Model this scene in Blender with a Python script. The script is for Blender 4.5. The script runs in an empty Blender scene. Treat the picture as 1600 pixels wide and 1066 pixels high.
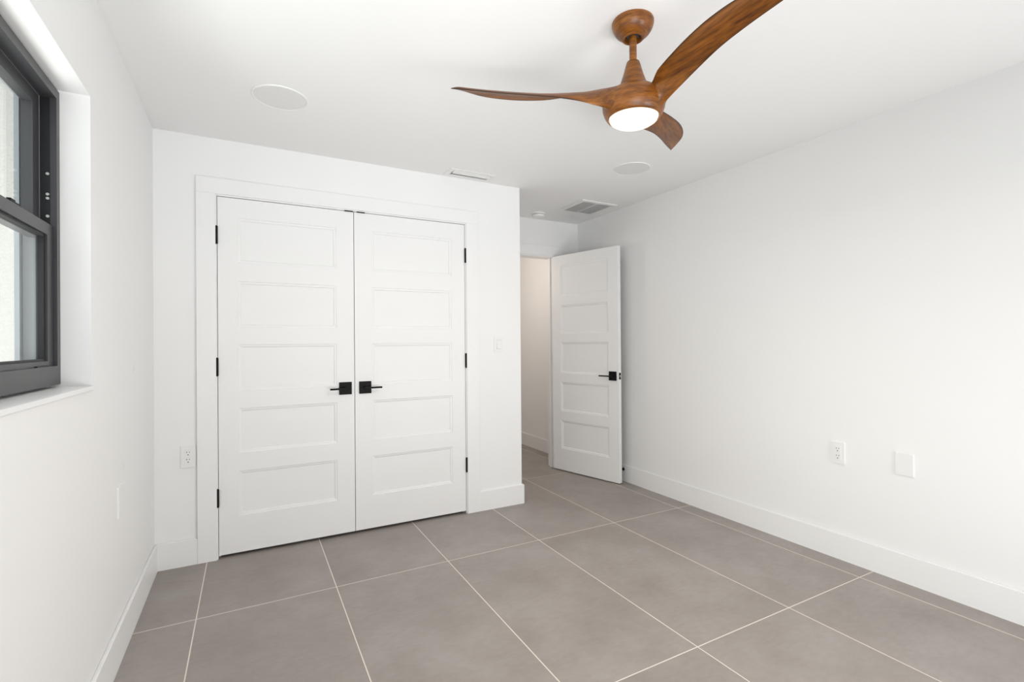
import bpy, bmesh, math
from mathutils import Vector, Matrix

# ------------------------------------------------------------------ camera, world, light
S = bpy.context.scene
COL = S.collection
H = 2.44

cam_d = bpy.data.cameras.new('camera')
cam = bpy.data.objects.new('camera', cam_d)
COL.objects.link(cam)
S.camera = cam
cam_d.sensor_fit = 'HORIZONTAL'
cam_d.sensor_width = 36.0
cam_d.lens = 36.0 * 765.5 / 1600.0
cam_d.clip_start = 0.02
_y, _p, _r = math.radians(-28.2825), math.radians(0.1864), math.radians(-0.4341)
_f = Vector((-math.sin(_y) * math.cos(_p), math.cos(_y) * math.cos(_p), math.sin(_p)))
_r0 = Vector((math.cos(_y), math.sin(_y), 0))
_u0 = _r0.cross(_f)
_rt = math.cos(_r) * _r0 + math.sin(_r) * _u0
_up = _rt.cross(_f)
cam.matrix_world = Matrix(((_rt.x, _up.x, -_f.x, 0.46), (_rt.y, _up.y, -_f.y, -3.3122),
                           (_rt.z, _up.z, -_f.z, 1.2425), (0, 0, 0, 1)))

S.view_settings.view_transform = 'Standard'
S.view_settings.look = 'None'
S.view_settings.gamma = 1.0
S.view_settings.use_curve_mapping = False
S.view_settings.exposure = -0.03

W = bpy.data.worlds.new('overcast_sky')
S.world = W
W.use_nodes = True
bg = W.node_tree.nodes['Background']
bg.inputs[0].default_value = (0.93, 0.97, 1.0, 1)
bg.inputs[1].default_value = 1.15


def area(name, loc, target, sx, sy, power, color):
    l = bpy.data.lights.new(name, 'AREA')
    l.shape = 'RECTANGLE'
    l.size, l.size_y = sx, sy
    l.energy = power
    l.color = color
    o = bpy.data.objects.new(name, l)
    COL.objects.link(o)
    o.location = loc
    d = Vector(target) - Vector(loc)
    o.rotation_euler = d.to_track_quat('-Z', 'Y').to_euler()
    return o


# added fill through the unseen opening behind the camera, daylight through the left window, and the hall's lamp
area('rear_fill', (2.6, -4.7, 0.3), (0.6, -1.0, 2.3), 1.6, 0.8, 45, (1.0, 1.0, 1.0))  # fill lamp added to brighten the ceiling and left wall
dl = area('daylight_left_window', (-2.3, -1.8, 2.5), (0.9, -2.1, 1.2), 3.2, 2.0, 54, (1.0, 1.0, 1.0))
dl.data.spread = math.radians(95)
area('ground_bounce_left', (-1.3, -1.8, 0.05), (0.9, -2.0, 2.44), 2.4, 1.2, 64, (1.0, 1.0, 0.99))
# the photographer's flash, bounced off the ceiling
fl = area('bounce_flash', (0.55, -3.45, 1.15), (1.2, -1.5, 2.44), 1.5, 1.2, 9.8, (0.98, 0.99, 1.0))
fl.data.spread = math.radians(85)
hl = bpy.data.lights.new('hall_lamp', 'POINT')
hl.energy = 13.0
hl.color = (1.0, 0.875, 0.77)
hl.shadow_soft_size = 0.12
hlo = bpy.data.objects.new('hall_lamp', hl)
COL.objects.link(hlo)
hlo.location = (2.45, 1.35, 2.0)


# ------------------------------------------------------------------ materials
def lin(c):
    return tuple(((v / 255) / 12.92 if v / 255 <= 0.04045 else ((v / 255 + 0.055) / 1.055) ** 2.4) for v in c) + (1,)


def mat(name, rgb, rough=0.5, metal=0.0, spec=0.5):
    m = bpy.data.materials.new(name)
    m.use_nodes = True
    b = m.node_tree.nodes['Principled BSDF']
    b.inputs['Base Color'].default_value = rgb if len(rgb) == 4 else rgb + (1,)
    b.inputs['Roughness'].default_value = rough
    b.inputs['Metallic'].default_value = metal
    b.inputs['Specular IOR Level'].default_value = spec
    return m


class NT:
    """short node-tree writer"""
    def __init__(self, m):
        self.t = m.node_tree
        self.b = m.node_tree.nodes['Principled BSDF']

    def n(self, kind, **kw):
        nd = self.t.nodes.new(kind)
        for k, v in kw.items():
            setattr(nd, k, v)
        return nd

    def link(self, a, b):
        self.t.links.new(a, b)

    def math(self, op, a, b=None):
        nd = self.n('ShaderNodeMath', operation=op)
        for i, v in enumerate((a, b)):
            if v is None:
                continue
            if isinstance(v, (int, float)):
                nd.inputs[i].default_value = v
            else:
                self.link(v, nd.inputs[i])
        return nd.outputs[0]

    def mix(self, f, a, b):
        nd = self.n('ShaderNodeMix', data_type='RGBA')
        for i, v in ((0, f), (6, a), (7, b)):
            if isinstance(v, (int, float, tuple)):
                nd.inputs[i].default_value = v
            else:
                self.link(v, nd.inputs[i])
        return nd.outputs[2]

    def noise(self, vec, scale, detail=3, rough=0.55):
        nd = self.n('ShaderNodeTexNoise')
        nd.inputs['Scale'].default_value = scale
        nd.inputs['Detail'].default_value = detail
        nd.inputs['Roughness'].default_value = rough
        self.link(vec, nd.inputs['Vector'])
        return nd.outputs['Fac']

    def coord(self, out='Object'):
        return self.n('ShaderNodeTexCoord').outputs[out]

    def mapping(self, vec, scale=(1, 1, 1), rot=(0, 0, 0)):
        nd = self.n('ShaderNodeMapping')
        nd.inputs['Scale'].default_value = scale
        nd.inputs['Rotation'].default_value = rot
        self.link(vec, nd.inputs['Vector'])
        return nd.outputs[0]

    def ramp(self, f, stops):
        nd = self.n('ShaderNodeValToRGB')
        cr = nd.color_ramp
        while len(cr.elements) < len(stops):
            cr.elements.new(0.5)
        for e, (p, c) in zip(cr.elements, stops):
            e.position = p
            e.color = c
        self.link(f, nd.inputs[0])
        return nd.outputs[0]

    def bump(self, h, strength, dist):
        nd = self.n('ShaderNodeBump')
        nd.inputs['Strength'].default_value = strength
        nd.inputs['Distance'].default_value = dist
        self.link(h, nd.inputs['Height'])
        self.link(nd.outputs[0], self.b.inputs['Normal'])


def paint(name, rgb, rough, bump=0.0, spots=()):
    m = mat(name, rgb, rough, spec=0.35)
    k = NT(m)
    co = k.coord()
    col = k.mix(k.noise(co, 1.3), tuple(c * 0.985 for c in rgb[:3]) + (1,), tuple(min(1, c * 1.01) for c in rgb[:3]) + (1,))
    for (p, r, amt) in spots:                                     # small scuffs on the paint
        d = k.n('ShaderNodeVectorMath', operation='DISTANCE')
        k.link(co, d.inputs[0])
        d.inputs[1].default_value = p
        e = k.math('ADD', d.outputs['Value'], k.math('MULTIPLY', k.math('SUBTRACT', k.noise(co, 60), 0.5), r * 1.2))
        f = k.n('ShaderNodeMapRange')
        k.link(e, f.inputs[0])
        f.inputs[1].default_value, f.inputs[2].default_value = r * 0.3, r
        f.inputs[3].default_value, f.inputs[4].default_value = amt, 0.0
        col = k.mix(f.outputs[0], col, (0.45, 0.44, 0.42, 1))
    k.link(col, k.b.inputs['Base Color'])
    if bump:
        k.bump(k.noise(co, 90, 2), bump, 0.002)
    return m


M = {}
M['wall'] = paint('white_wall_paint', (0.91, 0.91, 0.905, 1), 0.6, 0.05)
M['wall_l'] = paint('white_wall_paint_scuffed', (0.91, 0.91, 0.905, 1), 0.6, 0.05,
                    spots=[((0, -0.5328, 1.135), 0.022, 0.16), ((0, -0.749, 0.745), 0.022, 0.10)])
M['ceil'] = paint('white_ceiling_paint', (0.905, 0.905, 0.90, 1), 0.75, 0.05)
M['trim'] = paint('white_semigloss', (0.91, 0.91, 0.905, 1), 0.35)
M['door'] = paint('white_door_enamel', (0.905, 0.905, 0.90, 1), 0.38)
M['plastic'] = mat('white_plastic', (0.89, 0.89, 0.88), 0.35)
M['grille'] = mat('speaker_cloth_grey', (0.80, 0.80, 0.79), 0.8)
M['vent'] = mat('white_enamelled_steel', (0.85, 0.85, 0.84), 0.4)
M['ventdark'] = mat('vent_interior_grey', (0.42, 0.42, 0.41), 0.8)  # grey stands in for the dark inside the vents
M['black'] = mat('matte_black_metal', (0.008, 0.008, 0.0075), 0.5, spec=0.15)
M['gap'] = mat('painted_gap_shade', (0.55, 0.55, 0.54), 0.6)  # grey painted as the shade round the switch rocker
M['slot'] = mat('dark_slot', (0.03, 0.03, 0.03), 0.6)
M['steel'] = mat('brushed_steel', (0.62, 0.62, 0.60), 0.3, 1.0)
M['bronze'] = mat('charcoal_window_paint', (0.055, 0.056, 0.060), 0.38)
M['lip'] = mat('pale_grey_outer_frame', (0.42, 0.44, 0.46), 0.45)
M['track'] = mat('black_window_track', (0.012, 0.012, 0.014), 0.5)

# stucco
m = mat('cream_stucco', (0.72, 0.70, 0.66), 0.9)
k = NT(m)
k.bump(k.noise(k.coord(), 55, 4, 0.6), 0.7, 0.02)
M['stucco'] = m

# floor tiles
TX0, TS, TY0, TSY, GR = 0.2451, 0.6053, -0.6731, 1.2351, 0.0046
m = mat('grey_porcelain_tile', (0.3, 0.28, 0.26), 0.5)
k = NT(m)
co = k.coord()
sep = k.n('ShaderNodeSeparateXYZ')
k.link(co, sep.inputs[0])
ux = k.math('DIVIDE', k.math('SUBTRACT', sep.outputs[0], TX0), TS)
uy = k.math('DIVIDE', k.math('SUBTRACT', sep.outputs[1], TY0), TSY)


def edge(u, s):
    fr = k.math('FRACT', u)
    return k.math('MULTIPLY', k.math('MINIMUM', fr, k.math('SUBTRACT', 1.0, fr)), s)


dist = k.math('MINIMUM', edge(ux, TS), edge(uy, TSY))
grout = k.math('LESS_THAN', dist, GR / 2)
cmb = k.n('ShaderNodeCombineXYZ')
k.link(k.math('FLOOR', ux), cmb.inputs[0])
k.link(k.math('FLOOR', uy), cmb.inputs[1])
wn = k.n('ShaderNodeTexWhiteNoise')
k.link(cmb.outputs[0], wn.inputs['Vector'])
off = k.n('ShaderNodeVectorMath', operation='MULTIPLY_ADD')
k.link(wn.outputs['Color'], off.inputs[0])
off.inputs[1].default_value = (9, 9, 9)
k.link(co, off.inputs[2])
cl = k.noise(off.outputs[0], 2.6, 7, 0.6)
fine = k.noise(k.mapping(off.outputs[0], (1, 2.2, 1)), 22, 4, 0.6)
v = k.math('ADD', k.math('MULTIPLY', cl, 0.75), k.math('MULTIPLY', fine, 0.25))
tile = k.ramp(v, [(0.30, (0.272, 0.238, 0.216, 1)), (0.52, (0.335, 0.299, 0.276, 1)), (0.72, (0.395, 0.361, 0.339, 1))])
k.link(k.mix(grout, tile, (0.80, 0.74, 0.67, 1)), k.b.inputs['Base Color'])
k.link(k.math('ADD', k.math('MULTIPLY', grout, 0.3), k.math('ADD', 0.42, k.math('MULTIPLY', cl, 0.12))), k.b.inputs['Roughness'])
k.bump(k.math('SUBTRACT', k.math('MULTIPLY', fine, 0.15), grout), 0.25, 0.002)
M['floor'] = m

# fan wood: grain runs along local x on the blades, round the axis on the body
def wood(name, scale, edge_attr=False):
    m = mat(name, (0.3, 0.14, 0.05), 0.34)
    k = NT(m)
    co = k.mapping(k.coord(), scale)
    a = k.noise(co, 5.0, 6, 0.62)
    b = k.noise(co, 22.0, 3, 0.5)
    v = k.math('ADD', k.math('MULTIPLY', a, 0.7), k.math('MULTIPLY', b, 0.3))
    c = k.ramp(v, [(0.33, (0.055, 0.016, 0.0028, 1)), (0.51, (0.200, 0.066, 0.0085, 1)), (0.72, (0.36, 0.135, 0.020, 1))])
    if edge_attr:                                                  # burnished dark lacquer along the blade's rim
        at = k.n('ShaderNodeAttribute', attribute_name='rim')
        c = k.mix(at.outputs['Fac'], c, (0.035, 0.014, 0.006, 1))
    k.link(c, k.b.inputs['Base Color'])
    k.b.inputs['Specular IOR Level'].default_value = 0.4
    return m


M['wood_blade'] = wood('walnut_stain_blade', (1.0, 9.0, 9.0), True)
M['wood_body'] = wood('walnut_stain_body', (1.6, 1.6, 12.0))

m = bpy.data.materials.new('lit_opal_glass')
m.use_nodes = True
t = m.node_tree
t.nodes.clear()
em = t.nodes.new('ShaderNodeEmission')
em.inputs[0].default_value = (1.0, 0.92, 0.76, 1)
em.inputs[1].default_value = 1.4
ou = t.nodes.new('ShaderNodeOutputMaterial')
t.links.new(em.outputs[0], ou.inputs[0])
M['lens'] = m

m = bpy.data.materials.new('clear_window_glass')
m.use_nodes = True
t = m.node_tree
t.nodes.clear()
tr = t.nodes.new('ShaderNodeBsdfTransparent')
tr.inputs[0].default_value = (0.95, 0.97, 0.96, 1)
gl = t.nodes.new('ShaderNodeBsdfGlossy')
gl.inputs['Roughness'].default_value = 0.02
lw = t.nodes.new('ShaderNodeLayerWeight')
lw.inputs[0].default_value = 0.5
pw = t.nodes.new('ShaderNodeMath')
pw.operation = 'POWER'
pw.inputs[1].default_value = 5.0
t.links.new(lw.outputs['Facing'], pw.inputs[0])
fr = t.nodes.new('ShaderNodeMath')
fr.operation = 'MULTIPLY_ADD'
fr.inputs[1].default_value = 0.6
fr.inputs[2].default_value = 0.03
t.links.new(pw.outputs[0], fr.inputs[0])
mx = t.nodes.new('ShaderNodeMixShader')
ou = t.nodes.new('ShaderNodeOutputMaterial')
t.links.new(fr.outputs[0], mx.inputs[0])
t.links.new(tr.outputs[0], mx.inputs[1])
t.links.new(gl.outputs[0], mx.inputs[2])
t.links.new(mx.outputs[0], ou.inputs[0])
M['glass'] = m


# ------------------------------------------------------------------ mesh helpers
def obj(name, bm, material, parent=None, smooth=False, loc=None, rot=None):
    bmesh.ops.recalc_face_normals(bm, faces=bm.faces)
    me = bpy.data.meshes.new(name)
    bm.to_mesh(me)
    bm.free()
    me.materials.append(M[material] if isinstance(material, str) else material)
    if smooth:
        for p in me.polygons:
            p.use_smooth = True
        try:
            me.set_sharp_from_angle(angle=math.radians(35))
        except Exception:
            pass
    o = bpy.data.objects.new(name, me)
    COL.objects.link(o)
    if parent:
        o.parent = parent
    if loc is not None:
        o.location = loc
    if rot is not None:
        o.rotation_euler = rot
    return o


def empty(name, loc, rot=(0, 0, 0)):
    o = bpy.data.objects.new(name, None)
    o.empty_display_size = 0.05
    COL.objects.link(o)
    o.location = loc
    o.rotation_euler = rot
    return o


def tag(o, label, cat, group=None, kind=None):
    o['label'] = label
    o['category'] = cat
    if group:
        o['group'] = group
    if kind:
        o['kind'] = kind
    return o


def box(bm, lo, hi, bev=0.0, seg=2):
    r = bmesh.ops.create_cube(bm, size=1.0)
    vs = r['verts']
    for v_ in vs:
        v_.co = Vector([(lo[i] + hi[i]) / 2 + v_.co[i] * (hi[i] - lo[i]) for i in range(3)])
    if bev:
        es = {e for v_ in vs for e in v_.link_edges}
        bmesh.ops.bevel(bm, geom=list(es), offset=bev, segments=seg, affect='EDGES', profile=0.5)


def one_box(lo, hi, bev=0.0, seg=2):
    bm = bmesh.new()
    box(bm, lo, hi, bev, seg)
    return bm


def cyl(bm, p0, p1, r, n=24, r2=None, cap=True):
    p0, p1 = Vector(p0), Vector(p1)
    d = p1 - p0
    q = d.to_track_quat('Z', 'Y').to_matrix().to_4x4()
    mt = Matrix.Translation((p0 + p1) / 2) @ q
    bmesh.ops.create_cone(bm, cap_ends=cap, segments=n, radius1=r, radius2=r if r2 is None else r2, depth=d.length, matrix=mt)


def lathe(prof, n=48):
    """prof: (r, z) from one end to the other; r = 0 closes with a point"""
    bm = bmesh.new()
    rings = []
    for r, z in prof:
        if r < 1e-6:
            rings.append([bm.verts.new((0, 0, z))])
        else:
            rings.append([bm.verts.new((r * math.cos(2 * math.pi * i / n), r * math.sin(2 * math.pi * i / n), z)) for i in range(n)])
    for a, b in zip(rings, rings[1:]):
        for i in range(n):
            j = (i + 1) % n
            if len(a) == 1 and len(b) == 1:
                continue
            if len(a) == 1:
                bm.faces.new((a[0], b[i], b[j]))
            elif len(b) == 1:
                bm.faces.new((a[i], a[j], b[0]))
            else:
                bm.faces.new((a[i], a[j], b[j], b[i]))
    return bm


def slab(us, vs, holes, axis, d0, d1):
    """a wall slab with rectangular holes: us/vs are the outline, holes (u0,u1,v0,v1); axis is the slab's normal"""
    cu = sorted(set([us[0], us[1]] + [h[0] for h in holes] + [h[1] for h in holes]))
    cv = sorted(set([vs[0], vs[1]] + [h[2] for h in holes] + [h[3] for h in holes]))
    bm = bmesh.new()
    cache = {}

    def P(u, v_, d):
        key = (round(u, 5), round(v_, 5), round(d, 5))
        if key not in cache:
            c = {'x': (d, u, v_), 'y': (u, d, v_), 'z': (u, v_, d)}[axis]
            cache[key] = bm.verts.new(c)
        return cache[key]

    def solid(i, j):
        if i < 0 or j < 0 or i >= len(cu) - 1 or j >= len(cv) - 1:
            return False
        mu, mv = (cu[i] + cu[i + 1]) / 2, (cv[j] + cv[j + 1]) / 2
        return not any(h[0] < mu < h[1] and h[2] < mv < h[3] for h in holes)

    for i in range(len(cu) - 1):
        for j in range(len(cv) - 1):
            if not solid(i, j):
                continue
            a, b, c, d = cu[i], cu[i + 1], cv[j], cv[j + 1]
            for dd in (d0, d1):
                bm.faces.new((P(a, c, dd), P(b, c, dd), P(b, d, dd), P(a, d, dd)))
            for (ii, jj), (p, q) in (((i - 1, j), ((a, c), (a, d))), ((i + 1, j), ((b, c), (b, d))),
                                     ((i, j - 1), ((a, c), (b, c))), ((i, j + 1), ((a, d), (b, d)))):
                if not solid(ii, jj):
                    bm.faces.new((P(*p, d0), P(*q, d0), P(*q, d1), P(*p, d1)))
    return bm


def struct(name, bm, material, label, cat, smooth=False):
    return tag(obj(name, bm, material, smooth=smooth), label, cat, kind='structure')


# ------------------------------------------------------------------ the room
XR, WX, YH = 2.318, 3.417, 0.756
YB = -3.95
HALL_Y = 2.9
WY0, WY1, WZ0, WZ1 = -2.72, -1.2135, 1.1095, 2.0745        # left window opening
DX0, DX1, DZ = 0.284, 1.874, 2.122                          # closet opening
EX0, EX1, EZ = 2.362, 3.134, 2.092                          # entry opening

struct('floor', one_box((-0.2, YB - 0.15, -0.1), (WX + 0.15, HALL_Y + 0.1, 0)), 'floor',
       'grey large-format porcelain tile floor with pale grout lines', 'floor')
struct('ceiling', one_box((-0.2, YB - 0.15, H), (WX + 0.15, HALL_Y + 0.1, H + 0.1)), 'ceil',
       'smooth white flat ceiling above the empty room', 'ceiling')
struct('wall_left', slab((YB - 0.15, 1.2), (0, H), [(WY0, WY1, WZ0, WZ1)], 'x', -0.162, 0.0), 'wall_l',
       'white left wall with the recessed dark-framed window', 'wall')
struct('wall_right', one_box((WX, YB - 0.15, 0), (WX + 0.15, HALL_Y + 0.1, H)), 'wall',
       'long blank white wall on the right with low outlet and plate', 'wall')
struct('wall_back', slab((0, XR), (0, H), [(DX0, DX1, 0, DZ)], 'y', 0.0, 0.1), 'wall',
       'white wall around the double closet doors', 'wall')
struct('wall_closet', one_box((XR - 0.1, 0.1, 0), (XR, YH, H)), 'wall',
       'white side of the closet facing the room entry', 'wall')
struct('wall_entry', slab((0, WX), (0, H), [(EX0, EX1, 0, EZ)], 'y', YH, YH + 0.115), 'wall',
       'white wall over and around the open entry doorway', 'wall')
struct('wall_hall', one_box((1.3, HALL_Y, 0), (WX, HALL_Y + 0.1, H)), 'wall',
       'white end wall of the hallway beyond the doorway', 'wall')
struct('wall_hall_side', one_box((1.2, YH + 0.115, 0), (1.3, HALL_Y + 0.1, H)), 'wall',
       'white wall on the far side of the hallway', 'wall')
struct('wall_front', slab((0, WX), (0, H), [(0.5, 3.3, 0.06, 2.2)], 'y', YB - 0.15, YB), 'wall',
       'white wall behind the viewer with a wide opening added for fill light', 'wall')
struct('ground_exterior', one_box((-4.2, -6.0, -0.4), (-0.2, 0.75, -0.3)), 'stucco',
       'pale concrete ground outside the window', 'ground')
struct('wall_exterior', one_box((-4.2, 0.55, -0.3), (-0.2, 0.75, 4.2)), 'stucco',
       'cream stucco exterior wall seen through the window', 'wall')

BT, BH = 0.0145, 0.147


def baseboard(name, lo, hi, label):
    bm = one_box(lo, hi)
    top = [e for e in bm.edges if all(abs(v_.co.z - hi[2]) < 1e-6 for v_ in e.verts)]
    bmesh.ops.bevel(bm, geom=top, offset=0.004, segments=2, affect='EDGES')
    return struct(name, bm, 'trim', label, 'baseboard')


baseboard('baseboard_left', (0, YB, 0), (BT, 0, BH), 'tall white baseboard along the left wall under the window')
baseboard('baseboard_right', (WX - BT, YB, 0), (WX, YH, BH), 'long tall white baseboard along the right wall')
baseboard('baseboard_back', (BT, -BT, 0), (0.2, 0, BH), 'short white baseboard in the corner left of the closet')
bm = bmesh.new()
for lo, hi in (((1.955, -BT, 0), (XR + BT, 0, BH)),):
    pts = [(1.955, -BT), (XR + BT, -BT), (XR + BT, YH), (XR, YH), (XR, 0), (1.955, 0)]
    vb = [bm.verts.new((x, y, 0)) for x, y in pts]
    vt = [bm.verts.new((x, y, BH)) for x, y in pts]
    bm.faces.new(vb)
    ft = bm.faces.new(vt)
    for i in range(6):
        j = (i + 1) % 6
        bm.faces.new((vb[i], vb[j], vt[j], vt[i]))
    bmesh.ops.bevel(bm, geom=list(ft.edges)[:2], offset=0.004, segments=2, affect='EDGES')
struct('baseboard_corner', bm, 'trim', 'white baseboard wrapping the outside corner right of the closet', 'baseboard')
baseboard('baseboard_hall', (WX - BT, YH + 0.115, 0), (WX, HALL_Y, BH), 'white baseboard in the hallway seen through the doorway')
baseboard('baseboard_entry', (3.236, YH - BT, 0), (WX - BT, YH, BH), 'short white baseboard behind the open entry door')


# casing of the closet and of the entry
def casing(name, xo0, xi0, xi1, xo1, zi, zo, y0, y1, label):
    root = empty(name, ((xi0 + xi1) / 2, y1, 0))
    tag(root, label, 'door trim', kind='structure')
    L = lambda p: (p[0] - root.location.x, p[1] - root.location.y, p[2])
    for a, b, nm in (((xo0, y0, 0), (xi0, y1, zi), 'side_casing'), ((xi1, y0, 0), (xo1, y1, zi), 'side_casing'),
                     ((xo0, y0, zi), (xo1, y1, zo), 'head_casing')):
        obj(nm, one_box(L(a), L(b), 0.002), 'trim', root)
    return root, L


tr1, L = casing('trim_1', 0.2, 0.2955, 1.8605, 1.957, 2.117, 2.209, -0.018, 0.0,
                'wide flat white casing framing the double closet doors')
for a, b in (((DX0, -0.006, 0), (0.3015, 0.1, DZ)), ((1.8545, -0.006, 0), (DX1, 0.1, DZ))):
    obj('jamb', one_box(L(a), L(b), 0.001), 'trim', tr1)
obj('head_jamb', one_box(L((0.3015, -0.006, 2.1085)), L((1.8545, 0.1, DZ)), 0.001), 'trim', tr1)
for a, b in (((0.3015, 0.040, 0), (0.312, 0.06, 2.1085)), ((1.844, 0.040, 0), (1.8545, 0.06, 2.1085))):
    obj('stop_strip', one_box(L(a), L(b)), 'trim', tr1)
tr2, L = casing('trim_2', 2.3325, 2.368, 3.1295, 3.232, 2.087, 2.189, YH - 0.017, YH,
                'white casing and jamb of the entry doorway to the hallway')
for a, b in (((EX0, YH - 0.004, 0), (2.378, YH + 0.119, EZ)), ((3.1185, YH - 0.004, 0), (EX1, YH + 0.119, EZ))):
    obj('jamb', one_box(L(a), L(b), 0.001), 'trim', tr2)
obj('head_jamb', one_box(L((2.378, YH - 0.004, 2.078)), L((3.1185, YH + 0.119, EZ)), 0.001), 'trim', tr2)
obj('stop_strip', one_box(L((3.106, YH + 0.045, 0)), L((3.1185, YH + 0.075, 2.078)), 0.001), 'trim', tr2)


# ------------------------------------------------------------------ five-panel doors
def door_bm(w, z0, z1, px0, px1, pz, t=0.036):
    """front face on y = 0, back on y = t; panels sunk on both faces"""
    bm = bmesh.new()
    xs = [0, px0, px1, w]
    zs = [z0]
    for a, b in pz:
        zs += [a, b]
    zs.append(z1)
    rings = [(0.0, 0.0), (0.002, 0.0035), (0.013, 0.005), (0.017, 0.0095)]
    for side in (0, 1):
        Y = lambda d: d if side == 0 else t - d
        for i in range(3):
            for j in range(len(zs) - 1):
                if i == 1 and j % 2 == 1:
                    a, b, c, d = px0, px1, zs[j], zs[j + 1]
                    prev = None
                    for ins, dep in rings:
                        q = [bm.verts.new(p) for p in ((a + ins, Y(dep), c + ins), (b - ins, Y(dep), c + ins),
                                                       (b - ins, Y(dep), d - ins), (a + ins, Y(dep), d - ins))]
                        if prev:
                            for n in range(4):
                                bm.faces.new((prev[n], prev[(n + 1) % 4], q[(n + 1) % 4], q[n]))
                        prev = q
                    bm.faces.new(prev)
                else:
                    bm.faces.new([bm.verts.new(p) for p in ((xs[i], Y(0), zs[j]), (xs[i + 1], Y(0), zs[j]),
                                                            (xs[i + 1], Y(0), zs[j + 1]), (xs[i], Y(0), zs[j + 1]))])
    for j in range(len(zs) - 1):
        for x in (0, w):
            bm.faces.new([bm.verts.new(p) for p in ((x, 0, zs[j]), (x, t, zs[j]), (x, t, zs[j + 1]), (x, 0, zs[j + 1]))])
    for i in range(3):
        for z in (z0, z1):
            bm.faces.new([bm.verts.new(p) for p in ((xs[i], 0, z), (xs[i + 1], 0, z), (xs[i + 1], t, z), (xs[i], t, z))])
    bmesh.ops.remove_doubles(bm, verts=bm.verts, dist=1e-5)
    return bm


def handle(parent, x, z, sgn, front=True, t=0.036, reach=0.1):
    """square rose with a thin square lever; sgn = which way the lever points along local x"""
    s = -1 if front else 1
    y0 = 0 if front else t
    bm = one_box((x - 0.039, min(y0, y0 + s * 0.008), z - 0.040), (x + 0.039, max(y0, y0 + s * 0.008), z + 0.040), 0.0012)
    r = obj('door_handle', bm, 'black', parent)
    bm = bmesh.new()
    cyl(bm, (x, y0 + s * 0.006, z), (x, y0 + s * 0.046, z), 0.0105, 20)
    a, b = sorted((x - sgn * 0.0095, x + sgn * reach))
    c, d = sorted((y0 + s * 0.042, y0 + s * 0.056))
    box(bm, (a, c, z - 0.0055), (b, d, z + 0.0055), 0.001)
    obj('lever', bm, 'black', r)
    return r


def hinge(parent, x, y, zc, h=0.1, r=0.0072):
    bm = bmesh.new()
    cyl(bm, (x, y, zc - h / 2), (x, y, zc + h / 2), r, 16)
    for k_ in (-1, 1):
        cyl(bm, (x, y, zc + k_ * h / 2), (x, y, zc + k_ * (h / 2 + 0.004)), r * 0.8, 12, r * 0.4 if k_ > 0 else r * 0.8)
    return obj('hinge', bm, 'black', parent, smooth=True)


PZ = [(0.235, 0.496), (0.604, 0.866), (0.972, 1.2425), (1.345, 1.617), (1.7265, 1.991)]
D0, D1, D2, D3 = 0.3045, 1.0695, 1.0735, 1.8520
d1 = obj('door_1', door_bm(D1 - D0, 0.019, 2.1052, 0.4075 - D0, 0.9605 - D0, PZ), 'door', loc=(D0, 0, 0))
tag(d1, 'left leaf of the white five-panel double closet doors', 'door', kind='structure')
handle(d1, 1.0125 - D0, 0.9545, -1)
d2 = obj('door_2', door_bm(D3 - D2, 0.019, 2.1052, 1.1845 - D2, 1.7500 - D2, PZ), 'door', loc=(D2, 0, 0))
tag(d2, 'right leaf of the white five-panel double closet doors', 'door', kind='structure')
handle(d2, 1.1378 - D2, 0.9545, 1)
for z in (1.881, 1.1145, 0.355):
    hinge(d1, -0.0045, -0.008, z)
    hinge(d2, D3 - D2 + 0.005, -0.008, z)
for dd, x0, x1 in ((d1, 1.013 - D0, 1.066 - D0), (d2, 1.089 - D2, 1.142 - D2)):
    obj('catch_plate', one_box((x0, -0.0075, 2.1046), (x1, -0.0005, 2.1106)), 'black', dd)

# entry door, standing open towards the right wall
EPZ = [(0.218, 0.487), (0.579, 0.857), (0.945, 1.242), (1.325, 1.598), (1.69, 1.985)]
EW = 0.767
d3 = obj('door_3', door_bm(EW, 0.010, 2.081, 0.106, 0.664, EPZ, 0.038), 'door', loc=(3.0944, 0.7413, 0), rot=(0, 0, math.radians(-75.107)))
tag(d3, 'white five-panel entry door standing open against the right wall', 'door', kind='structure')
handle(d3, 0.708, 0.9425, -1, True, 0.038, 0.115)
handle(d3, 0.708, 0.9425, -1, False, 0.038, 0.115)
for z in (1.85, 1.09, 0.30):
    hinge(d3, -0.006, 0.045, z)
    obj('hinge_leaf', one_box((-0.0012, 0.003, z - 0.05), (0.0, 0.037, z + 0.05)), 'black', d3)
lp = obj('latch_plate', one_box((EW, 0.006, 0.9425 - 0.029), (EW + 0.0012, 0.032, 0.9425 + 0.029), 0.0005), 'black', d3)
bm = one_box((EW + 0.001, 0.012, 0.9425 - 0.009), (EW + 0.008, 0.026, 0.9425 + 0.009), 0.002)
obj('latch_bolt', bm, 'steel', lp)

# ------------------------------------------------------------------ left window
w1 = empty('window_1', (-0.12, (WY0 + WY1) / 2, WZ0))
tag(w1, 'charcoal-framed single-hung window recessed in the left wall', 'window', kind='structure')
ox, oy, oz = w1.location


def wbox(bm, lo, hi, bev=0.0):
    box(bm, (lo[0] - ox, lo[1] - oy, lo[2] - oz), (hi[0] - ox, hi[1] - oy, hi[2] - oz), bev)


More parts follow.
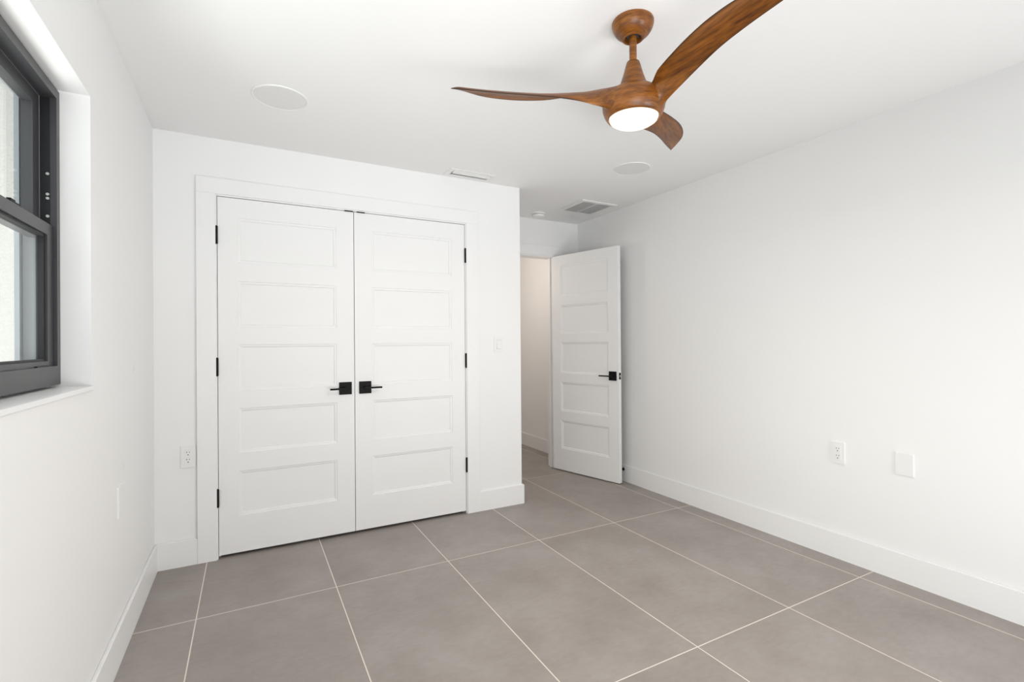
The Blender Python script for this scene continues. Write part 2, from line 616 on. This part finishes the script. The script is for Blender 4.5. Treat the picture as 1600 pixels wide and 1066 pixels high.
def wframe(name, x0, x1, y0, y1, z0, z1, tL, tR, tB, tT, material, parent, bev=0.002):
    """a rectangular frame with its own member widths"""
    bm = slab((y0 - oy, y1 - oy), (z0 - oz, z1 - oz), [(y0 + tL - oy, y1 - tR - oy, z0 + tB - oz, z1 - tT - oz)], 'x', x0 - ox, x1 - ox)
    if bev:
        es = [e for e in bm.edges if len(e.link_faces) == 2 and e.calc_face_angle(0) > 1]
        bmesh.ops.bevel(bm, geom=es, offset=bev, segments=2, affect='EDGES')
    return obj(name, bm, material, parent)


def wobj(name, boxes, material, parent, bev=0.001):
    bm = bmesh.new()
    for lo, hi in boxes:
        wbox(bm, lo, hi, bev)
    return obj(name, bm, material, parent)


ZB, ZT = 1.1195, 2.0665
FY0, FY1 = WY0, -1.2145
# master frame: inner lip towards the room, channel behind it, outer lip
fr_ = wframe('frame', -0.0865, -0.078, FY0, FY1, ZB, ZT, 0.028, 0.028, 0.060, 0.030, 'bronze', w1)
wframe('frame_channel', -0.119, -0.0865, FY0, FY1, ZB, ZT, 0.0275, 0.0275, 0.045, 0.030, 'bronze', w1, 0)
wframe('outer_channel', -0.160, -0.119, FY0, FY1, ZB, ZT, 0.0275, 0.0275, 0.045, 0.030, 'lip', w1, 0)
wframe('outer_lip', -0.174, -0.162, FY0, FY1, ZB, ZT, 0.045, 0.045, 0.055, 0.045, 'lip', w1)
us_ = wframe('upper_sash', -0.148, -0.120, FY0 + 0.0275, FY1 - 0.0275, 1.585, ZT - 0.03, 0.052, 0.052, 0.045, 0.040, 'bronze', w1)
obj('glass', one_box((-0.140 - ox, FY0 + 0.07 - oy, 1.62 - oz), (-0.137 - ox, FY1 - 0.07 - oy, ZT - 0.06 - oz)), 'glass', us_)
ls_ = wframe('lower_sash', -0.116, -0.088, FY0 + 0.029, FY1 - 0.029, 1.150, 1.625, 0.048, 0.048, 0.046, 0.036, 'bronze', w1)
wframe('glazing_bead', -0.108, -0.094, FY0 + 0.076, FY1 - 0.076, 1.194, 1.590, 0.012, 0.012, 0.009, 0.009, 'track', ls_, 0.001)
obj('glass', one_box((-0.104 - ox, FY0 + 0.08 - oy, 1.19 - oz), (-0.101 - ox, FY1 - 0.08 - oy, 1.595 - oz)), 'glass', ls_)
wobj('sash_lock', [((-0.112, -1.545, 1.625), (-0.092, -1.475, 1.633)), ((-0.106, -1.53, 1.633), (-0.096, -1.50, 1.640))], 'black', ls_)
wobj('lift_rail', [((-0.089, -1.40, 1.176), (-0.081, -1.31, 1.183))], 'track', ls_)
tk = wobj('balance_track', [((-0.1185, FY1 - 0.0285, 1.626), (-0.094, FY1 - 0.0272, ZT - 0.031))], 'track', w1, 0)
for z in (1.79, 1.725, 1.712, 1.655):
    bm = bmesh.new()
    cyl(bm, (-0.099 - ox, FY1 - 0.034 - oy, z - oz), (-0.099 - ox, FY1 - 0.028 - oy, z - oz), 0.0045, 12)
    obj('screw', bm, 'steel', tk, smooth=True)
wobj('window_sill', [((-0.079, WY0 + 0.001, WZ0 - 0.013), (0.0, WY1 - 0.001, WZ0 + 0.0005)),
                     ], 'trim', w1, 0.0)
wobj('sill_nosing', [((0.0, WY0 - 0.012, WZ0 - 0.0135), (0.006, WY1 + 0.012, WZ0 + 0.0005))], 'trim', w1, 0.001)

# unseen opening, added behind the viewer to let fill light in
w2 = empty('added_opening', (1.9, YB - 0.08, 0.06))
tag(w2, 'unseen wide white-framed opening added behind the viewer for fill light', 'window', kind='structure')
bm = slab((-1.4, 1.4), (0, 2.14), [(-1.35, -0.02, 0.05, 2.09), (0.02, 1.35, 0.05, 2.09)], 'y', -0.04, 0.04)
obj('frame', bm, 'trim', w2)


# ------------------------------------------------------------------ ceiling fan
FX, FY = 1.735, -1.917
fan = empty('ceiling_fan', (FX, FY, H))
tag(fan, 'walnut-brown three-blade ceiling fan with a lit round lamp', 'ceiling fan')


def fz(p):
    return [(r, z - H) for r, z in p]


obj('canopy', lathe(fz([(0, H), (0.0755, H), (0.0770, H - 0.003), (0.0768, H - 0.010), (0.0745, H - 0.020), (0.0695, H - 0.031), (0.0620, H - 0.0415), (0.0520, H - 0.0505),
                        (0.0420, H - 0.0565), (0.0390, H - 0.0580), (0.0400, H - 0.0605), (0.0395, H - 0.0635), (0.0360, H - 0.0650), (0.0310, H - 0.0635), (0.0290, H - 0.056),
                        (0.028, H - 0.04), (0, H - 0.04)])), 'wood_body', fan, True)
bm = lathe(fz([(0.0, 2.384), (0.022, 2.384), (0.026, 2.390), (0.026, 2.399), (0.0, 2.399)]), 32)
obj('hanger_ball', bm, 'slot', fan, True)
obj('downrod', lathe(fz([(0, 2.40), (0.0135, 2.40), (0.0135, 2.26), (0, 2.26)]), 28), 'wood_body', fan, True)
obj('coupling_cover', lathe(fz([(0.0135, 2.293), (0.019, 2.2925), (0.0235, 2.289), (0.0265, 2.280), (0.036, 2.245), (0.047, 2.213), (0.0545, 2.197), (0.0555, 2.192), (0.05, 2.188), (0, 2.188)])), 'wood_body', fan, True)
body = obj('motor_housing', lathe(fz([(0, 2.190), (0.050, 2.190), (0.062, 2.188), (0.080, 2.181), (0.097, 2.168), (0.109, 2.150), (0.1145, 2.130),
                                      (0.1135, 2.112), (0.108, 2.096), (0.101, 2.084), (0.0965, 2.078), (0.0935, 2.0765), (0.0915, 2.079), (0.0905, 2.084), (0, 2.084)]), 64), 'wood_body', fan, True)
lens = obj('lamp_lens', lathe(fz([(0.0, 2.083), (0.0895, 2.083), (0.0895, 2.078), (0.086, 2.070), (0.074, 2.062), (0.055, 2.0565), (0.028, 2.0535), (0, 2.053)]), 48), 'lens', fan, True)
lens['label'] = 'glowing warm white round lamp lens'

ll = bpy.data.lights.new('fan_lamp_light', 'AREA')
ll.shape = 'DISK'
ll.size = 0.15
ll.energy = 11.5
ll.color = (1.0, 0.90, 0.78)
llo = bpy.data.objects.new('fan_lamp_light', ll)
COL.objects.link(llo)
llo.location = (FX, FY, 2.049)

K1 = [[0.087, 0.036, 2.087], [0.176, 0.036, 2.12], [0.27, 0.025, 2.143], [0.368, 0.011, 2.16], [0.471, 0.005, 2.171], [0.576, 0.005, 2.181], [0.682, 0.003, 2.192]]
K2 = [[0.049, 0.028, 2.196], [0.135, -0.017, 2.192], [0.223, -0.051, 2.19], [0.311, -0.079, 2.189], [0.399, -0.093, 2.193], [0.487, -0.091, 2.197], [0.573, -0.071, 2.2], [0.655, -0.029, 2.204], [0.682, 0.003, 2.192]]


def spline(K, n):
    K = [Vector(p) for p in K]
    K = [2 * K[0] - K[1]] + K + [2 * K[-1] - K[-2]]
    pts = []
    for i in range(1, len(K) - 2):
        p0, p1, p2, p3 = K[i - 1:i + 3]
        for j in range(16):
            t_ = j / 16
            pts.append(0.5 * (2 * p1 + (p2 - p0) * t_ + (2 * p0 - 5 * p1 + 4 * p2 - p3) * t_ ** 2 + (3 * p1 - p0 - 3 * p2 + p3) * t_ ** 3))
    pts.append(K[-2])
    acc = [0]
    for a, b in zip(pts, pts[1:]):
        acc.append(acc[-1] + (b - a).length)
    out = []
    for i in range(n):
        s = acc[-1] * i / (n - 1)
        j = next(q for q in range(len(acc) - 1) if acc[q + 1] >= s - 1e-9)
        f_ = (s - acc[j]) / max(1e-9, acc[j + 1] - acc[j])
        out.append(pts[j].lerp(pts[j + 1], f_))
    return out


BODY = [(0.050, 2.190), (0.062, 2.188), (0.080, 2.181), (0.097, 2.168), (0.109, 2.150), (0.1145, 2.130),
        (0.1135, 2.112), (0.108, 2.096), (0.101, 2.084)]


def body_r(z):
    for (ra, za), (rb, zb) in zip(BODY, BODY[1:]):
        if zb <= z <= za:
            return ra + (rb - ra) * (za - z) / (za - zb)
    return BODY[-1][0] if z < BODY[-1][1] else BODY[0][0]


def root_patch(phi, k_):
    """point on the housing inside the footprint of a blade root"""
    z = 2.1385 + k_ * 0.0495 * math.sin(phi)
    w = math.radians(46) if math.cos(phi) > 0 else math.radians(26)
    th = math.radians(24) + k_ * w * math.cos(phi)
    r = body_r(z) - 0.0015
    return Vector((r * math.cos(th), r * math.sin(th), z))


def blade_mesh():
    n, mm = 56, 14
    i1, nf = 8, 14
    e1, e2 = spline(K1, n), spline(K2, n)
    bm = bmesh.new()
    rim = bm.verts.layers.float.new('rim')
    loops, secs = [], []
    for i in range(n):
        a, b = e1[i], e2[i]
        s = i / (n - 1)
        c = b - a
        tang = (e1[min(i + 1, n - 1)] - e1[max(i - 1, 0)] + e2[min(i + 1, n - 1)] - e2[max(i - 1, 0)])
        nrm = tang.cross(c) if i < n - 1 else Vector((0, 0, 1))
        nrm = nrm.normalized() if nrm.length > 1e-9 else Vector((0, 0, 1))
        if nrm.z < 0:
            nrm = -nrm
        th = 0.0085 + 0.026 * max(0, 1 - s / 0.30) ** 2
        th *= min(1.0, 0.35 + 0.65 * min(1, c.length / 0.03))
        camber = 0.12 * min(c.length, 0.1) * min(1, s * 4)
        up_, dn = [], []
        for q in range(mm + 1):
            v_ = q / mm
            v_ = 0.5 - 0.5 * math.cos(math.pi * v_)
            p = a.lerp(b, v_) + nrm * camber * 4 * v_ * (1 - v_)
            h_ = 0.5 * th * max(0.0, 1 - (2 * v_ - 1) ** 4) ** 0.5
            up_.append((p + nrm * h_, v_))
            dn.append((p - nrm * h_, v_))
        ring = [(p, v_, -math.pi / 2 + math.pi * v_) for p, v_ in up_] + [(p, v_, math.pi / 2 + math.pi * (1 - v_)) for p, v_ in dn[-2:0:-1]]
        secs.append((ring, c.length))
    for q in range(nf):                                            # the root flares smoothly into the motor housing
        h = q / nf
        h00, h10, h01, h11 = 2 * h ** 3 - 3 * h ** 2 + 1, h ** 3 - 2 * h ** 2 + h, -2 * h ** 3 + 3 * h ** 2, h ** 3 - h ** 2
        vs = []
        for j, (p1, v_, phi) in enumerate(secs[i1][0]):
            p0 = root_patch(phi, 1.0)
            t0 = (root_patch(phi, 0.7) - p0).normalized() * (0.03 + 0.07 * max(0, math.cos(phi)) + 0.015 * max(0, math.sin(phi)))
            t1 = (secs[i1 + 1][0][j][0] - secs[i1 - 1][0][j][0]).normalized() * 0.08
            p = h00 * p0 + h10 * t0 + h01 * p1 + h11 * t1
            vt = bm.verts.new((p.x, p.y, p.z - H))
            vt[rim] = 0.0
            vs.append(vt)
        loops.append(vs)
    for i in range(i1, n):
        ring, cl_ = secs[i]
        vs = []
        for p, v_, phi in ring:
            vt = bm.verts.new((p.x, p.y, p.z - H))
            vt[rim] = max(0.0, min(1.0, 1.15 - min(v_, 1 - v_) * cl_ / 0.006)) * min(1.0, (i - i1) / 6)
            vs.append(vt)
        loops.append(vs)
    R_ = len(loops[0])
    for a, b in zip(loops, loops[1:]):
        for i in range(R_):
            j = (i + 1) % R_
            bm.faces.new((a[i], a[j], b[j], b[i]))
    bm.faces.new(loops[0])
    bmesh.ops.remove_doubles(bm, verts=loops[-1], dist=1e-4)
    return bm


b0 = obj('blade', blade_mesh(), 'wood_blade', fan, True)
b0.rotation_euler = (0, 0, math.radians(152.262))
for da in (120, -120):
    b = b0.copy()
    COL.objects.link(b)
    b.parent = fan
    b.rotation_euler = (0, 0, math.radians(152.262 + da))


# ------------------------------------------------------------------ ceiling speakers, vents, smoke detector
def speaker(x, y, label):
    r = empty('ceiling_speaker', (x, y, H))
    tag(r, label, 'speaker', 'flush ceiling speakers')
    obj('rim', lathe([(0.117, 0), (0.125, 0), (0.125, -0.003), (0.123, -0.005), (0.119, -0.005), (0.117, -0.003), (0.117, 0)], 64), 'plastic', r, True)
    obj('grille', lathe([(0, -0.0005), (0.1165, -0.0005), (0.1165, -0.0035), (0, -0.0045)], 64), 'grille', r, True)


speaker(0.603, -0.692, 'round flush white ceiling speaker above the left closet door')
speaker(2.800, -0.728, 'round flush white ceiling speaker behind the fan, near the vents')

sv = empty('supply_vent', (1.857, -0.110, H))
tag(sv, 'narrow white ceiling vent with long louvers above the closet wall', 'vent')
bm = slab((-0.175, 0.175), (-0.072, 0.072), [(-0.142, 0.142, -0.043, 0.043)], 'z', -0.006, -0.0005)
obj('frame', bm, 'vent', sv)
obj('duct_shade', one_box((-0.144, -0.045, -0.0016), (0.144, 0.045, -0.0004)), 'ventdark', sv)  # flat grey sheet stands in for shade between the louvers
bm = bmesh.new()
for yy, ang in ((-0.030, 1), (-0.010, 1), (0.010, -1), (0.030, -1)):
    vv = [bm.verts.new(p) for p in ((-0.139, yy - 0.011, -0.003 - 0.004 * (1 - ang)), (0.139, yy - 0.011, -0.003 - 0.004 * (1 - ang)),
                                    (0.139, yy + 0.011, -0.003 - 0.004 * (1 + ang)), (-0.139, yy + 0.011, -0.003 - 0.004 * (1 + ang)))]
    f_ = bm.faces.new(vv)
r_ = bmesh.ops.extrude_face_region(bm, geom=bm.faces[:])
bmesh.ops.translate(bm, vec=(0, 0, -0.0012), verts=[g for g in r_['geom'] if isinstance(g, bmesh.types.BMVert)])
obj('louvers', bm, 'vent', sv)

rv = empty('return_vent', (3.117, 0.205, H))
tag(rv, 'square white return air grille with two slatted halves above the entry', 'vent')
bm = slab((-0.187, 0.187), (-0.192, 0.192), [(-0.150, -0.005, -0.155, 0.155), (0.005, 0.150, -0.155, 0.155)], 'z', -0.009, -0.0005)
es = [e for e in bm.edges if len(e.link_faces) == 2 and e.calc_face_angle(0) > 1 and all(v_.co.z < -0.005 for v_ in e.verts)]
bmesh.ops.bevel(bm, geom=es, offset=0.003, segments=2, affect='EDGES')
obj('frame', bm, 'vent', rv)
obj('duct_shade', one_box((-0.152, -0.157, -0.0016), (0.152, 0.157, -0.0004)), 'ventdark', rv)  # grey sheet painted as the dark behind the slats
for x0, x1 in ((-0.150, -0.005), (0.005, 0.150)):
    bm = bmesh.new()
    for i in range(22):
        yy = -0.148 + i * 0.01410
        vv = [bm.verts.new(p) for p in ((x0, yy - 0.0035, -0.0075), (x1, yy - 0.0035, -0.0075), (x1, yy + 0.0030, -0.0030), (x0, yy + 0.0030, -0.0030))]
        bm.faces.new(vv)
    r_ = bmesh.ops.extrude_face_region(bm, geom=bm.faces[:])
    bmesh.ops.translate(bm, vec=(0, 0, -0.0010), verts=[g for g in r_['geom'] if isinstance(g, bmesh.types.BMVert)])
    obj('grille', bm, 'vent', rv)

sd = empty('smoke_detector', (2.835, 0.565, H))
tag(sd, 'small round white smoke detector on the ceiling by the entry', 'smoke detector')
obj('base', lathe([(0, 0), (0.062, 0), (0.062, -0.010), (0.058, -0.012), (0, -0.012)], 40), 'plastic', sd, True)
obj('cover', lathe([(0.0, -0.016), (0.050, -0.016), (0.056, -0.019), (0.055, -0.028), (0.048, -0.036), (0.030, -0.040), (0, -0.041)], 40), 'plastic', sd, True)
obj('vent_gap', lathe([(0, -0.011), (0.047, -0.011), (0.047, -0.017), (0, -0.017)], 40), 'ventdark', sd, True)


# ------------------------------------------------------------------ wall plates: local x across, z up, front on -y
def plate_bm(w, h, t=0.0065):
    bm = one_box((-w / 2, -t, -h / 2), (w / 2, 0, h / 2))
    es = [e for e in bm.edges if all(v_.co.y < -t * 0.5 for v_ in e.verts)]
    bmesh.ops.bevel(bm, geom=es, offset=0.0025, segments=3, affect='EDGES')
    return bm


def outlet(loc, rz, label):
    r = empty('wall_outlet', loc, (0, 0, rz))
    tag(r, label, 'outlet', 'duplex wall outlets')
    obj('cover_plate', plate_bm(0.074, 0.126), 'plastic', r)
    for zz in (0.0205, -0.0205):
        f = obj('receptacle', one_box((-0.0175, -0.0085, zz - 0.0195), (0.0175, -0.006, zz + 0.0195), 0.0008), 'plastic', r)
        for sx, sh in ((-0.0065, 0.0075), (0.0065, 0.006)):
            obj('slot', one_box((sx - 0.0014, -0.0088, zz + 0.006 - sh / 2), (sx + 0.0014, -0.0080, zz + 0.006 + sh / 2)), 'slot', f)
        bm = bmesh.new()
        cyl(bm, (0, -0.0088, zz - 0.0085), (0, -0.0080, zz - 0.0085), 0.003, 14)
        obj('ground_hole', bm, 'slot', f)
    return r


outlet((0.157, 0, 0.611), 0, 'white duplex outlet beside the closet casing, near the corner')
outlet((WX, -1.7306, 0.601), math.radians(-90), 'white duplex outlet low on the long right wall')


def blank(loc, rz, label, w=0.082, h=0.117):
    r = obj('blank_wall_plate', plate_bm(w, h), 'plastic', loc=loc, rot=(0, 0, rz))
    tag(r, label, 'wall plate')
    for zz in (0.042, -0.042):
        bm = bmesh.new()
        cyl(bm, (0, -0.0072, zz), (0, -0.006, zz), 0.0032, 14)
        obj('screw', bm, 'plastic', r)


blank((WX, -2.052, 0.602), math.radians(-90), 'blank white plate on the right wall beside the duplex outlet')
blank((0, -0.825, 0.618), math.radians(90), 'white plate low on the left wall below the window', 0.078, 0.126)

sw = empty('light_switch', (2.125, 0, 1.2297))
tag(sw, 'white rocker light switch on the wall right of the closet', 'light switch')
obj('cover_plate', plate_bm(0.080, 0.121), 'plastic', sw)
bm = bmesh.new()
vv = [bm.verts.new(p) for p in ((-0.017, -0.006, -0.034), (0.017, -0.006, -0.034), (0.017, -0.006, 0.034), (-0.017, -0.006, 0.034),
                                (-0.0165, -0.0135, -0.0335), (0.0165, -0.0135, -0.0335), (0.0165, -0.0068, 0.0335), (-0.0165, -0.0068, 0.0335))]
for q in ((0, 1, 5, 4), (1, 2, 6, 5), (2, 3, 7, 6), (3, 0, 4, 7), (4, 5, 6, 7), (3, 2, 1, 0)):
    bm.faces.new([vv[i] for i in q])
obj('rocker', bm, 'plastic', sw)
obj('rocker_gap_shade', one_box((-0.0182, -0.0068, -0.0352), (0.0182, -0.0060, 0.0352)), 'gap', sw)  # thin grey rim stands in for shade in the gap

# door stop on the right wall's baseboard, behind the open door
ds = empty('door_stop', (WX - BT, 0.072, 0.107))
tag(ds, 'small black door stop on the baseboard behind the open door', 'door stop')
bm = bmesh.new()
cyl(bm, (0, 0, 0), (-0.006, 0, 0), 0.013, 20)
cyl(bm, (-0.005, 0, 0), (-0.040, 0, 0), 0.005, 14)
obj('base', bm, 'black', ds, True)
bm = bmesh.new()
cyl(bm, (-0.038, 0, 0), (-0.052, 0, 0), 0.010, 20)
obj('bumper', bm, 'black', ds, True)
